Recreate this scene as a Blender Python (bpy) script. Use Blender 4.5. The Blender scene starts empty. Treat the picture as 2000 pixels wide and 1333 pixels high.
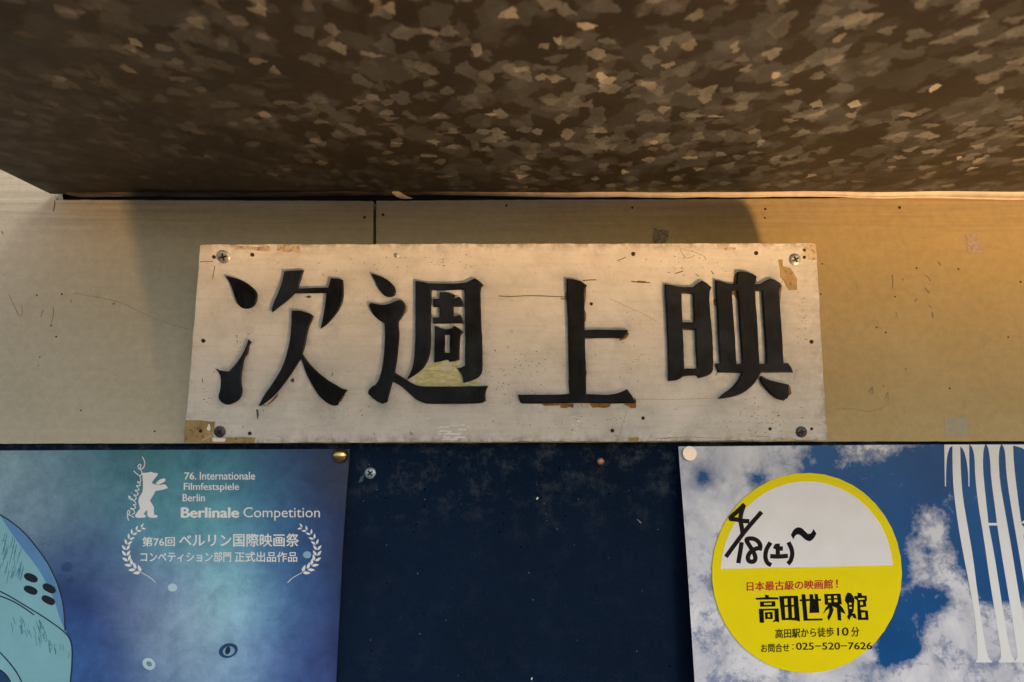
import bpy, bmesh, math, random
from mathutils import Vector, Matrix, noise
random.seed(7)
sc = bpy.context.scene
COL = sc.collection
R = math.radians

# ------------------------------------------------------------------ camera
F = 1180.0; PITCH = R(7.8); D = 0.40          # focal length in photo pixels, upward pitch, distance to the wall
cam = bpy.data.cameras.new('camera'); camo = bpy.data.objects.new('camera', cam); COL.objects.link(camo)
camo.location = (0, -D, 0); camo.rotation_euler = (R(90) + PITCH, 0, 0)
cam.sensor_width = 36; cam.lens = F / 2000 * 36; cam.clip_start = 0.005; cam.clip_end = 500
sc.camera = camo
cam.dof.use_dof = True; cam.dof.focus_distance = 0.375; cam.dof.aperture_fstop = 7.1
CAM = Vector((0, -D, 0))
UP = Vector((0, -math.sin(PITCH), math.cos(PITCH))); FWD = Vector((0, math.cos(PITCH), math.sin(PITCH)))

# ------------------------------------------------------------------ world, sun, lamp, exposure
w = bpy.data.worlds.new('World'); sc.world = w; w.use_nodes = True
nt = w.node_tree; bg = nt.nodes['Background']
sky = nt.nodes.new('ShaderNodeTexSky'); sky.sky_type = 'NISHITA'; sky.sun_disc = False
SUN_EL, SUN_AZ = R(23), R(154)                # veiled sun low over the street; the soffit shades the wall above
sky.air_density = 1.0; sky.dust_density = 0.6; sky.ozone_density = 1.0
sky.sun_elevation = SUN_EL; sky.sun_rotation = SUN_AZ
nt.links.new(sky.outputs[0], bg.inputs[0]); bg.inputs[1].default_value = 0.15
sl = bpy.data.lights.new('sun', 'SUN'); sl.energy = 0.5; sl.angle = R(14); sl.color = (1, 0.985, 0.97)
so = bpy.data.objects.new('sun', sl); COL.objects.link(so)
sd = Vector((math.sin(SUN_AZ) * math.cos(SUN_EL), math.cos(SUN_AZ) * math.cos(SUN_EL), math.sin(SUN_EL)))
so.rotation_euler = (-sd).to_track_quat('-Z', 'Y').to_euler(); so.location = sd * 20
sc.view_settings.view_transform = 'Standard'; sc.view_settings.look = 'None'
sc.view_settings.gamma = 1; sc.view_settings.use_curve_mapping = False
sc.view_settings.exposure = 0.25

def ray(px, py):
    return Vector(((px - 1000) / F, 0, 0)) + UP * (-(py - 666.5) / F) + FWD
class Plane:
    def __init__(s, p0, n): s.p0 = Vector(p0); s.n = Vector(n).normalized()
    def at(s, px, py, off=0.0):
        d = ray(px, py); t = (s.p0 - CAM).dot(s.n) / d.dot(s.n)
        return CAM + d * t + s.n * off
    def nrm(s, px, py):
        a, b, c = s.at(px, py), s.at(px + 2, py), s.at(px, py - 2)
        return (b - a).cross(c - a).normalized()
class Warped(Plane):
    """a board bowing away from the wall towards its top, by w metres at the right and left corners"""
    def __init__(s, p0, n, w): super().__init__(p0, n); s.w = w
    def at(s, px, py, off=0.0):
        u = (1600 - px) / 1220; v = (865 - py) / 388; d = ray(px, py)
        t = (s.p0 + s.n * ((s.w[0] + (s.w[1] - s.w[0]) * u) * (.65 * v + .35 * v * abs(v))) - CAM).dot(s.n) / d.dot(s.n)
        return CAM + d * t + s.n * off
def wallplane(y): return Plane((0, y, 0), (0, -1, 0))
WALL = wallplane(0.0)
MPP = 1 / 2950.0                              # metres per photo pixel on the wall

# warm lamp of the showcase, low at the right, shaded below
ll = bpy.data.lights.new('showcase_lamp', 'SPOT'); ll.energy = 168; ll.color = (1, 0.58, 0.26)
ll.spot_size = R(180); ll.spot_blend = 0.12; ll.shadow_soft_size = 0.07
lo = bpy.data.objects.new('showcase_lamp', ll); COL.objects.link(lo)
lp = Vector((.85, -.60, -.68)); lo.location = lp
edge = WALL.at(1000, 728)
ax = Vector((0, -(edge.z - lp.z), 0 - lp.y))
lo.rotation_euler = ax.to_track_quat('-Z', 'Y').to_euler()

# ------------------------------------------------------------------ helpers
def lin(c):
    return tuple(((v / 255) / 12.92 if v / 255 <= 0.04045 else ((v / 255 + 0.055) / 1.055) ** 2.4) for v in c)
class NB:
    """small node builder"""
    def __init__(s, name):
        s.m = bpy.data.materials.new(name); s.m.use_nodes = True; s.t = s.m.node_tree
        s.b = s.t.nodes['Principled BSDF']; s.tc = s.t.nodes.new('ShaderNodeTexCoord')
    def n(s, typ, ins=None, **kw):
        nd = s.t.nodes.new('ShaderNode' + typ)
        for k, v in kw.items(): setattr(nd, k, v)
        for k, v in (ins or {}).items(): s.put(nd.inputs[k], v)
        return nd
    def put(s, sock, v):
        if isinstance(v, bpy.types.NodeSocket): s.t.links.new(v, sock)
        elif hasattr(v, 'outputs'): s.t.links.new(v.outputs[0], sock)
        else:
            if isinstance(v, tuple) and len(v) == 3 and len(sock.default_value) == 4: v = v + (1,)
            sock.default_value = v
    def coord(s, scale=(1, 1, 1), src='Object'):
        return s.n('Mapping', {'Vector': s.tc.outputs[src], 'Scale': scale}).outputs[0]
    def noise(s, scale, detail=4, rough=0.55, vec=None, dist=0.0, out=0):
        return s.n('TexNoise', {'Vector': vec or s.tc.outputs['Object'], 'Scale': scale, 'Detail': detail, 'Roughness': rough, 'Distortion': dist}).outputs[out]
    def ramp(s, fac, a, b, ca=(0, 0, 0), cb=(1, 1, 1)):
        nd = s.n('ValToRGB', {'Fac': fac}); e = nd.color_ramp.elements
        e[0].position = a; e[1].position = b; e[0].color = ca + (1,); e[1].color = cb + (1,)
        return nd.outputs[0]
    def mix(s, fac, a, b, blend='MIX'):
        nd = s.n('Mix', data_type='RGBA', blend_type=blend)
        s.put(nd.inputs[0], fac); s.put(nd.inputs[6], a); s.put(nd.inputs[7], b)
        return nd.outputs[2]
    def math(s, op, a, b=0.0, c=0.0):
        nd = s.n('Math', operation=op); s.put(nd.inputs[0], a); s.put(nd.inputs[1], b); s.put(nd.inputs[2], c)
        return nd.outputs[0]
    def bump(s, h, strength=0.2, dist=0.001):
        s.put(s.b.inputs['Normal'], s.n('Bump', {'Height': h, 'Strength': strength, 'Distance': dist}).outputs[0])
    def fin(s, col, rough=0.6, metal=0.0, spec=0.5):
        s.put(s.b.inputs['Base Color'], col); s.put(s.b.inputs['Roughness'], rough)
        s.put(s.b.inputs['Metallic'], metal); s.put(s.b.inputs['Specular IOR Level'], spec)
        return s.m
def plain(name, col, rough=0.6, metal=0.0, var=0.15, scale=300, spec=0.4):
    b = NB(name); f = b.ramp(b.noise(scale, 5), 0.3, 0.7)
    lo_ = tuple(c * (1 - var) for c in col); hi = tuple(min(1, c * (1 + var)) for c in col)
    return b.fin(b.mix(f, lo_, hi), rough, metal, spec)

def thing(name, label, cat, loc, group=None):
    o = bpy.data.objects.new(name, None); COL.objects.link(o); o.location = loc; o.empty_display_size = 0.02
    return tag(o, label, cat, group)
def tag(o, label, cat, group=None):
    o['label'] = label; o['category'] = cat
    if group: o['group'] = group
    return o
def base(o):
    l = Vector(o.location); p = o.parent
    while p: l = l + Vector(p.location); p = p.parent
    return l
def obj(name, me, mat, parent=None, loc=None):
    """link a mesh given in world coordinates; its origin goes to the parent's base, or to loc"""
    o = bpy.data.objects.new(name, me); COL.objects.link(o); me.name = name
    if parent: o.parent = parent; org = base(parent)
    else: org = Vector(loc or (0, 0, 0)); o.location = org
    me.transform(Matrix.Translation(-org))
    me.materials.clear(); me.materials.append(mat); me.update()
    return o
def chaikin(pts, keep=42):
    n = len(pts); out = []
    for i in range(n):
        a, b, c = Vector(pts[i - 1]), Vector(pts[i]), Vector(pts[(i + 1) % n])
        u, v = b - a, c - b
        ang = math.degrees(u.angle(v)) if u.length > 1e-6 and v.length > 1e-6 else 0
        if ang > keep: out.append(tuple(b))
        else: out += [tuple(b.lerp(a, .25)), tuple(b.lerp(c, .25))]
    return out
def jitter(pts, amp=1.0, step=8):
    out = []; n = len(pts)
    for i in range(n):
        a, b = Vector(pts[i]), Vector(pts[(i + 1) % n]); k = max(1, int((b - a).length / step))
        for j in range(k):
            p = a.lerp(b, j / k); q = noise.noise_vector(Vector((p.x * .06, p.y * .06, 3.3)))
            r = noise.noise_vector(Vector((p.x * .23, p.y * .23, 7.7)))
            out.append((p.x + amp * (q.x + .5 * r.x), p.y + amp * (q.y + .5 * r.y)))
    return out
def eval_curve(cu):
    ob = bpy.data.objects.new('temp', cu); COL.objects.link(ob)
    dg = bpy.context.evaluated_depsgraph_get(); dg.update()
    me = bpy.data.meshes.new_from_object(ob.evaluated_get(dg))
    bpy.data.objects.remove(ob); bpy.data.curves.remove(cu)
    return me
def to_surf(me, surf, off, zs=MPP):
    z0 = min((v.co.z for v in me.vertices), default=0)
    if isinstance(surf, Warped):               # follow the warp: split long edges first
        bm = bmesh.new(); bm.from_mesh(me)
        for _ in range(6):
            bmesh.ops.triangulate(bm, faces=[f for f in bm.faces if len(f.verts) > 3])
            es = [e for e in bm.edges if (e.verts[0].co - e.verts[1].co).length > 22]
            if not es: break
            bmesh.ops.subdivide_edges(bm, edges=es, cuts=1)
        bmesh.ops.triangulate(bm, faces=[f for f in bm.faces if len(f.verts) > 3])
        bm.to_mesh(me); bm.free()
    for v in me.vertices: v.co = surf.at(v.co.x, -v.co.y, off + (v.co.z - z0) * zs)
    return me
def flat(name, splines, surf, off, mat, parent=None, thick=0.5, smooth=1, jit=0, loc=None, bev=0):
    """filled outlines (photo pixels on a surface, holes allowed) with a real thickness (pixels)"""
    cu = bpy.data.curves.new('c', 'CURVE'); cu.dimensions = '2D'; cu.fill_mode = 'BOTH'; cu.extrude = thick / 2
    if bev: cu.bevel_depth = bev; cu.offset = -bev * .8; cu.bevel_resolution = 2
    for pts in splines:
        for _ in range(smooth): pts = chaikin(pts)
        if jit: pts = jitter(pts, jit)
        sp = cu.splines.new('POLY'); sp.points.add(len(pts) - 1); sp.use_cyclic_u = True
        for p, q in zip(sp.points, pts): p.co = (q[0], -q[1], 0, 1)
    return obj(name, to_surf(eval_curve(cu), surf, off), mat, parent, loc)
def strokes(name, lines, width, surf, off, mat, parent=None, squash=0.12, smooth=True, loc=None):
    """pen strokes: flattened round lines along pixel paths"""
    if len(lines) > 1 and name in ('crack', 'scratch', 'paint_smear', 'paint_drip'):
        return [strokes(name, [l], width, surf, off, mat, parent, squash, smooth, loc) for l in lines]
    cu = bpy.data.curves.new('c', 'CURVE'); cu.dimensions = '3D'; cu.bevel_depth = width / 2; cu.bevel_resolution = 2
    cu.use_fill_caps = True
    for pts in lines:
        if smooth and len(pts) > 2:
            q = [pts[0]]
            for i in range(len(pts) - 1):
                p0 = pts[max(i - 1, 0)]; p1 = pts[i]; p2 = pts[i + 1]; p3 = pts[min(i + 2, len(pts) - 1)]
                for t in (.25, .5, .75, 1):
                    q.append(tuple(.5 * (2 * b + (c - a) * t + (2 * a - 5 * b + 4 * c - d) * t * t + (3 * b - a - 3 * c + d) * t ** 3)
                                   for a, b, c, d in zip(p0[:2], p1[:2], p2[:2], p3[:2])))
            rad = [pts[0][2] if len(pts[0]) > 2 else 1] * len(q)
            pts = q
        sp = cu.splines.new('POLY'); sp.points.add(len(pts) - 1)
        for i, (p, q) in enumerate(zip(sp.points, pts)):
            p.co = (q[0], -q[1], 0, 1)
            p.radius = q[2] if len(q) > 2 else 1
    me = eval_curve(cu)
    for v in me.vertices: v.co.z *= squash
    to_surf(me, surf, off - 0.3 * width * squash * MPP)
    for p in me.polygons: p.use_smooth = True
    return obj(name, me, mat, parent, loc)
def text(name, s, lb, rb, h, surf, off, mat, parent, bold=0.0, thick=0.25, up=None):
    """lettering whose inked box runs from lb to rb along its foot and is h pixels high"""
    cu = bpy.data.curves.new('t', 'FONT'); cu.body = s; cu.size = 1; cu.resolution_u = 4; cu.extrude = 0.001
    me = eval_curve(cu)
    if bold:                                   # heavier face: the glyphs overprinted with tiny shifts
        bm = bmesh.new()
        for k, (dx, dy) in enumerate(((0, 0), (bold, 0), (-bold, 0), (0, bold * .7), (0, -bold * .7))):
            n0 = len(bm.verts); bm.from_mesh(me); bm.verts.ensure_lookup_table()
            for v in bm.verts[n0:]: v.co.x += dx; v.co.y += dy; v.co.z += .0003 * k
        bm.to_mesh(me); bm.free()
    xs = [v.co.x for v in me.vertices]; ys = [v.co.y for v in me.vertices]
    x0, x1, y0, y1 = min(xs), max(xs), min(ys), max(ys)
    ex = (Vector(rb) - Vector(lb)); ey = Vector(up or (ex.y, -ex.x)).normalized() * h
    for v in me.vertices:
        a = (v.co.x - x0) / (x1 - x0); b_ = (v.co.y - y0) / (y1 - y0)
        q = Vector(lb) + ex * a + ey * b_
        v.co = Vector((q.x, -q.y, thick * (v.co.z + .001) / .002))
    return obj(name, to_surf(me, surf, off), mat, parent)
def Z(x0, y0, s):
    return lambda *p: [(x0 + a / s, y0 + b / s) for a, b in p]
def box_me(lo_, hi, bev=0.0):
    bm = bmesh.new(); bmesh.ops.create_cube(bm, size=1)
    for v in bm.verts: v.co = Vector([lo_[i] + (v.co[i] + .5) * (hi[i] - lo_[i]) for i in range(3)])
    if bev: bmesh.ops.bevel(bm, geom=bm.edges[:], offset=bev, segments=2, affect='EDGES')
    me = bpy.data.meshes.new('m'); bm.to_mesh(me); bm.free(); return me
def lathe(prof, center, n, nseg=32):
    """profile [(radius, height)] turned about the surface normal n at center"""
    bm = bmesh.new(); n = Vector(n).normalized(); u = n.orthogonal().normalized(); v = n.cross(u); rings = []
    for r, h in prof:
        if r < 1e-7: rings.append([bm.verts.new(center + n * h)])
        else: rings.append([bm.verts.new(center + n * h + (u * math.cos(2 * math.pi * k / nseg) + v * math.sin(2 * math.pi * k / nseg)) * r) for k in range(nseg)])
    for a, b in zip(rings, rings[1:]):
        for k in range(nseg):
            l = (k + 1) % nseg
            if len(a) == 1 and len(b) > 1: bm.faces.new((a[0], b[k], b[l]))
            elif len(b) == 1: bm.faces.new((a[k], a[l], b[0]))
            else: bm.faces.new((a[k], a[l], b[l], b[k]))
    bmesh.ops.recalc_face_normals(bm, faces=bm.faces[:])
    for f in bm.faces: f.smooth = True
    me = bpy.data.meshes.new('m'); bm.to_mesh(me); bm.free(); return me

# ------------------------------------------------------------------ materials
def mat_cream():
    b = NB('cream_paint')
    big = b.ramp(b.noise(9, 3), 0.35, 0.7)
    col = b.mix(big, (.53, .475, .345), (.59, .53, .40))
    # old varnish, yellowed over the right-hand half
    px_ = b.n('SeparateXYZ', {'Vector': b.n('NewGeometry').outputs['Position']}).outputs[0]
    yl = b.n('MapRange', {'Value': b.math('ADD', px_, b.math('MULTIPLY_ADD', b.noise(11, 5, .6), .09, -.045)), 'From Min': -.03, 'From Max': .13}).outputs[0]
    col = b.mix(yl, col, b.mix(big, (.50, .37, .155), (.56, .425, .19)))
    grain = b.ramp(b.noise(1, 6, .65, b.coord((14, 14, 260))), 0.35, 0.75)
    col = b.mix(b.math('MULTIPLY', grain, 0.22), col, (.36, .30, .21))
    # bare brushed strip along the top of the boards
    zz = b.n('SeparateXYZ', {'Vector': b.n('NewGeometry').outputs['Position']}).outputs[2]
    wob = b.math('MULTIPLY_ADD', b.noise(7, 4), 0.016, -0.008)
    top = b.n('MapRange', {'Value': b.math('ADD', zz, wob), 'From Min': ZTOP - .030, 'From Max': ZTOP - .012}).outputs[0]
    st = b.ramp(b.noise(1, 7, .7, b.coord((7, 7, 300))), 0.36, 0.70)
    col = b.mix(b.math('MULTIPLY', b.math('MULTIPLY', top, st), 0.6), col, (.27, .21, .145))
    sp = b.ramp(b.noise(420, 2, .5), 0.70, 0.76)
    col = b.mix(b.math('MULTIPLY', sp, 0.45), col, (.17, .12, .07))
    sm = b.ramp(b.noise(26, 6, .7), 0.60, 0.80)
    col = b.mix(b.math('MULTIPLY', sm, 0.42), col, (.28, .22, .15))
    fl = b.ramp(b.noise(170, 6, .72), .40, .70, (.90, .89, .87), (1.05, 1.05, 1.05))
    col = b.mix(1.0, col, fl, 'MULTIPLY')
    b.bump(b.noise(1, 5, .6, b.coord((90, 90, 700))), 0.12, 0.0006)
    return b.fin(col, b.ramp(b.noise(40, 4), .2, .8, (.42,) * 3, (.6,) * 3), 0, .4)
def mat_sign():
    b = NB('off_white_paint')
    col = b.mix(b.ramp(b.noise(14, 4), .35, .7), (.70, .665, .61), (.78, .75, .70))
    grey = b.ramp(b.noise(24, 7, .68, dist=.5), .44, .72)
    col = b.mix(b.math('MULTIPLY', grey, .45), col, (.36, .355, .335))
    st = b.ramp(b.noise(1, 6, .7, b.coord((30, 30, 330))), .46, .74)
    col = b.mix(b.math('MULTIPLY', st, .28), col, (.40, .32, .23))
    sp = b.ramp(b.noise(520, 4, .62), .655, .71)
    msk = b.ramp(b.noise(22, 3), .38, .65)
    col = b.mix(b.math('MULTIPLY', sp, b.math('MULTIPLY_ADD', msk, .75, .25)), col, (.13, .09, .06))
    fib = b.ramp(b.noise(1, 4, .7, b.coord((900, 900, 160))), .70, .80)
    col = b.mix(b.math('MULTIPLY', b.math('MULTIPLY', fib, msk), .5), col, (.22, .17, .12))
    # grime creeping in from the right-hand end and the upper edge
    pos = b.n('SeparateXYZ', {'Vector': b.n('NewGeometry').outputs['Position']})
    right = b.n('MapRange', {'Value': b.math('ADD', pos.outputs[0], b.math('MULTIPLY_ADD', b.noise(50, 6, .7), .05, -.03)), 'From Min': .165, 'From Max': .215}).outputs[0]
    upper = b.n('MapRange', {'Value': b.math('ADD', pos.outputs[2], b.math('MULTIPLY_ADD', b.noise(45, 6, .7), .035, -.02)), 'From Min': .105, 'From Max': .125}).outputs[0]
    g2 = b.ramp(b.noise(190, 7, .75), .42, .62)
    col = b.mix(b.math('MULTIPLY', b.math('MULTIPLY', g2, b.math('MAXIMUM', right, upper)), .55), col, (.30, .22, .15))
    at = b.n('SeparateColor', {'Color': b.n('Attribute', attribute_name='print').outputs['Color']})
    hn = b.ramp(b.noise(75, 7, .68, dist=.4), .36, .66)
    col = b.mix(b.math('MULTIPLY', b.math('MULTIPLY', at.outputs[0], hn), .8), col, (.25, .265, .275))
    en = b.ramp(b.noise(160, 6, .7), .42, .62)
    col = b.mix(b.math('MULTIPLY', b.math('MULTIPLY', at.outputs[1], en), .75), col, (.20, .15, .10))
    b.bump(b.mix(.5, b.noise(1, 4, .6, b.coord((110, 110, 420))), b.noise(700, 3)), .22, .0007)
    return b.fin(col, b.ramp(b.noise(60, 5), .3, .7, (.22,) * 3, (.42,) * 3), 0, .5)
def mat_black():
    b = NB('black_letter_paint')
    st = b.ramp(b.noise(1, 6, .65, b.coord((520, 520, 60))), .40, .75)
    col = b.mix(st, (.0015, .0015, .002), (.008, .008, .0105))
    bl = b.ramp(b.noise(34, 6, .62), .44, .70)
    col = b.mix(b.math('MULTIPLY', bl, .65), col, (.026, .033, .048))  # blue-grey sheen of the strokes, painted into the colour
    sp = b.ramp(b.noise(800, 3, .6), .72, .76)
    col = b.mix(b.math('MULTIPLY', sp, .3), col, (.2, .17, .14))
    b.bump(b.noise(1, 5, .6, b.coord((600, 600, 120))), .15, .0005)
    return b.fin(col, b.ramp(b.noise(90, 4), .3, .7, (.30,) * 3, (.5,) * 3), 0, .20)
def mat_navy():
    b = NB('navy_board')
    col = b.mix(b.ramp(b.noise(6, 3), .35, .7), (.0026, .0072, .0195), (.0042, .0135, .041))
    fel = b.ramp(b.noise(1500, 2), .35, .75)
    col = b.mix(b.math('MULTIPLY', fel, .75), col, (.012, .027, .056))
    zz = b.n('SeparateXYZ', {'Vector': b.n('NewGeometry').outputs['Position']}).outputs[2]
    up = b.n('MapRange', {'Value': zz, 'From Min': -.075, 'From Max': -.012, 'To Min': .10, 'To Max': 1}).outputs[0]
    dust = b.ramp(b.noise(64, 10, .78), .50, .74)
    col = b.mix(b.math('MULTIPLY', b.math('MULTIPLY', dust, up), .85), col, (.115, .128, .145))
    sp = b.ramp(b.noise(330, 2, .5), .745, .775)
    col = b.mix(b.math('MULTIPLY', sp, .5), col, (.10, .12, .15))
    b.bump(fel, .3, .0004)
    return b.fin(col, .85, 0, .05)
def mat_galv():
    b = NB('galvanised_steel')
    def warp(scale, amt, seed):
        nz = b.n('TexNoise', {'Vector': b.coord((1, 1, 1)), 'Scale': scale, 'Detail': 3, 'Roughness': .6}).outputs[1]
        v = b.n('VectorMath', {0: nz, 1: (.5, .5, .5)}, operation='SUBTRACT').outputs[0]
        v = b.n('VectorMath', {0: v, 'Scale': amt}, operation='SCALE').outputs[0]
        v = b.n('VectorMath', {0: b.tc.outputs['Object'], 1: v}, operation='ADD').outputs[0]
        return b.n('VectorMath', {0: v, 1: (seed, seed * 1.7, 0)}, operation='ADD').outputs[0]
    col = b.mix(b.ramp(b.noise(16, 5), .3, .7), (.0095, .0080, .0056), (.018, .0155, .0112))
    cover = b.math('MULTIPLY_ADD', b.noise(17, 5, .6), 1.3, -.65)
    pos = b.n('SeparateXYZ', {'Vector': b.n('NewGeometry').outputs['Position']})
    # painted-in loss of reflection: spangle fades towards the left-hand end and the wall
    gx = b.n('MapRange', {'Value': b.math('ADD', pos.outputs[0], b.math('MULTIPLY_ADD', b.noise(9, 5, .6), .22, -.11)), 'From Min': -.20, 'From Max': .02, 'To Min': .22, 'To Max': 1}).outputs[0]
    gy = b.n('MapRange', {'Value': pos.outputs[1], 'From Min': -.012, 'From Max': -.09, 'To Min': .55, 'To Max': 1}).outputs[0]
    spangle_shine = b.math('MULTIPLY', gx, gy)
    for scale, wsc, amt, seed, a, e, tone, f in (
            (84, 280, .0085, 0.3, .58, .62, (.042, .046, .050), .8),
            (124, 320, .006, 1.1, .76, .80, (.064, .071, .077), .8),
            (158, 380, .0045, 5.1, .88, .90, (.100, .106, .110), .8),
            (175, 420, .0038, 2.3, .94, .95, (.135, .138, .135), .9),
            (200, 460, .0032, 3.7, .984, .989, (.24, .23, .21), .95)):
        vor = b.n('TexVoronoi', {'Vector': warp(wsc, amt, seed), 'Scale': scale, 'Randomness': 1.0}, distance='MINKOWSKI', voronoi_dimensions='2D')
        vor.inputs['Exponent'].default_value = 1.3
        s = b.n('SeparateColor', {'Color': vor.outputs['Color']})
        m = b.ramp(b.math('ADD', s.outputs[0], b.math('MULTIPLY', cover, min(.6, (1 - a) * 1.6))), a, e)
        fv = b.math('MULTIPLY', b.math('MULTIPLY', m, b.math('MULTIPLY_ADD', b.noise(75, 5), 1.9, .05)), b.math('MULTIPLY_ADD', s.outputs[1], f * .75, f * .25))
        col = b.mix(b.math('MULTIPLY', fv, spangle_shine), col, tone)
    # soot along the wall side at the left
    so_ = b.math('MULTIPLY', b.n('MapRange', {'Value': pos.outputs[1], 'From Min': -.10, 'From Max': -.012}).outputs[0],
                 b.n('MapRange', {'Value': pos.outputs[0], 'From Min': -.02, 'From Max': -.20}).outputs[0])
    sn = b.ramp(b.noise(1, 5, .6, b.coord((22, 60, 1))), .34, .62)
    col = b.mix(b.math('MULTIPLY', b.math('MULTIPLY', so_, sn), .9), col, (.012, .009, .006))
    # fine drawn scratches
    scr = b.ramp(b.noise(1, 3, .6, b.coord((25, 900, 1))), .70, .78)
    col = b.mix(b.math('MULTIPLY', scr, .18), col, (.35, .30, .23))
    gr = b.ramp(b.noise(900, 3, .6), .3, .7, (.82,) * 3, (1.16,) * 3)
    col = b.mix(1.0, col, gr, 'MULTIPLY')
    b.bump(b.noise(1, 4, .6, b.coord((40, 300, 1))), .10, .0006)
    return b.fin(col, b.ramp(b.noise(70, 4), .3, .7, (.42,) * 3, (.65,) * 3), .3, .4)

def mat_lip():
    b = NB('bare_sheet_edge'); f = b.ramp(b.noise(120, 5), .3, .7)
    col = b.mix(f, (.30, .25, .19), (.42, .36, .28))
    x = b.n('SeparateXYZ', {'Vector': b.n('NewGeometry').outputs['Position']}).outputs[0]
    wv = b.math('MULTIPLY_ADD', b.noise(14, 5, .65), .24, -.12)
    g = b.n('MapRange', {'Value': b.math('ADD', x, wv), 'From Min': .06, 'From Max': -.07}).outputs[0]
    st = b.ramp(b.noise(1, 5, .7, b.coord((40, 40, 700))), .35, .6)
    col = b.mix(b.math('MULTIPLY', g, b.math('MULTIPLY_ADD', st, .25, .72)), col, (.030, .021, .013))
    return b.fin(col, .55, .15)
ZTOP = WALL.at(1000, 393).z
M = dict(cream=mat_cream(), sign=mat_sign(), black=mat_black(), navy=mat_navy(), galv=mat_galv(),
    lip=mat_lip(),
    wood=plain('chipped_plywood', (.24, .105, .025), .8, 0, .5, 500), rust=plain('rusty_hole', (.045, .025, .014), .9, 0, .5, 900),
    grime=plain('grime', (.10, .07, .045), .9, 0, .5, 900), tape=None,
    steel=plain('zinc_screw', (.55, .53, .48), .38, .75, .3, 700), darksteel=plain('tarnished_screw', (.09, .09, .085), .45, .6, .5, 900),
    slot=plain('screw_slot', (.015, .013, .012), .8), gold=plain('brass_pin', (.62, .43, .17), .22, 1, .1, 200),
    peach=plain('peach_reflection', (.98, .82, .70), .35, .15, .03, 200), copper=plain('copper_nail', (.42, .20, .13), .5, .5, .4, 700),
    clear=plain('zinc_blue_screw', (.36, .44, .50), .4, .5, .35, 800),
    dark=plain('dark_backing', (.004, .003, .002), 1.0, spec=0.0), concrete=plain('concrete', (.14, .138, .13), .9, 0, .25, 3),
    ink=plain('black_ink', (.004, .0035, .0035), .6, 0, .2, 400, .1), marker=plain('felt_pen', (.010, .007, .0065), .6, 0, .35, 500, .12),
    red=plain('red_ink', (.55, .004, .008), .6, 0, .06, 300), yellow=plain('yellow_sticker', (.93, .76, .0), .5, 0, .03, 60, .12),
    white=plain('white_print', (.84, .83, .82), .5, 0, .03, 60), stickerwhite=plain('sticker_paper', (.86, .83, .82), .5, 0, .04, 60),
    title=plain('title_white', (.85, .86, .87), .45, 0, .03, 40),
    paleblue=plain('pale_blue_print', (.22, .46, .53), .45, 0, .08, 40), midblue=plain('mid_blue_print', (.10, .25, .48), .45, 0, .08, 40),
    line=plain('navy_line_print', (.010, .028, .065), .45, 0, .1, 60), hatch=plain('teal_line_print', (.05, .19, .25), .45, 0, .2, 60),
    ring=plain('ring_print', (.46, .66, .72), .45, 0, .1, 60), deepblue=plain('deep_blue_print', (.016, .06, .16), .45, 0, .2, 60),
    bulb=plain('soft_disc_print', (.26, .48, .58), .45, 0, .1, 60))
def mat_tape():
    b = NB('tape_glue')
    f = b.ramp(b.noise(120, 6, .7), .35, .65); g = b.ramp(b.noise(420, 5, .7), .55, .68)
    return b.fin(b.mix(g, b.mix(f, (.30, .20, .07), (.46, .33, .14)), (.09, .055, .025)), .5)
def mat_resid():
    b = NB('faded_glue')
    f = b.ramp(b.noise(160, 6, .7), .35, .65); g = b.ramp(b.noise(500, 5, .7), .50, .66)
    return b.fin(b.mix(g, b.mix(f, (.48, .37, .23), (.60, .50, .36)), (.15, .10, .06)), .5)
M['soft'] = plain('faint_brown_mark', (.34, .25, .15), .6, 0, .35, 700)
M['scuff_glint'] = plain('painted_glint', (.90, .89, .85), .25, 0, .05, 400, .6)  # pale tone for the painted reflections on the sign
M['tape'] = mat_tape(); M['resid'] = mat_resid()
def mat_torn():
    b = NB('mottled_stain')
    g = b.ramp(b.noise(420, 6, .75), .42, .60)
    return b.fin(b.mix(g, (.36, .31, .215), (.13, .085, .05)), .7)
M['torn'] = mat_torn()

# ------------------------------------------------------------------ ground and building
gz = -1.55
me = bpy.data.meshes.new('g'); me.from_pydata([(-60, -60, gz), (60, -60, gz), (60, 60, gz), (-60, 60, gz)], [], [(0, 1, 2, 3)])
g = obj('pavement', me, M['concrete']); g['kind'] = 'structure'
bw = obj('backing_wall', box_me((-4, .014, gz), (4, .16, 3.2)), M['dark'], loc=(0, .08, gz))
tag(bw, 'black backing wall showing only in the slits between cream boards and metal soffit', 'wall')

# cream boards on either side of the black slit
yB = 868 - 6 * .5
def cream_board(name, out, label):
    o = flat(name, [out], WALL, -.0075, M['cream'], thick=.0075 / MPP, smooth=0, loc=WALL.at(out[-1][0], out[-1][1]))
    return tag(o, label, 'wall board', 'cream boards behind the sign')
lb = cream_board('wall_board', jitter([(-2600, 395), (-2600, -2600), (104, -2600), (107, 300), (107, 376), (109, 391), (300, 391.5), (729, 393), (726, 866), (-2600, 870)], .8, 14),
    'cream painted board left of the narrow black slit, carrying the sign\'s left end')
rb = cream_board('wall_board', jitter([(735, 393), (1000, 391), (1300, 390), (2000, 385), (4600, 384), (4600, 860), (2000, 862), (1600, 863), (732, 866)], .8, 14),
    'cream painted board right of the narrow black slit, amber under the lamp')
def spots(parent, lst, mat, name='nail_hole', surf=WALL):
    for x, y, r in lst:
        p = surf.at(x, y); r *= MPP
        obj(name, lathe([(r, -.0001), (r * .95, .00018), (r * .6, .00026), (0, .0001)], p, surf.nrm(x, y), 12), mat, parent)
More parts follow.
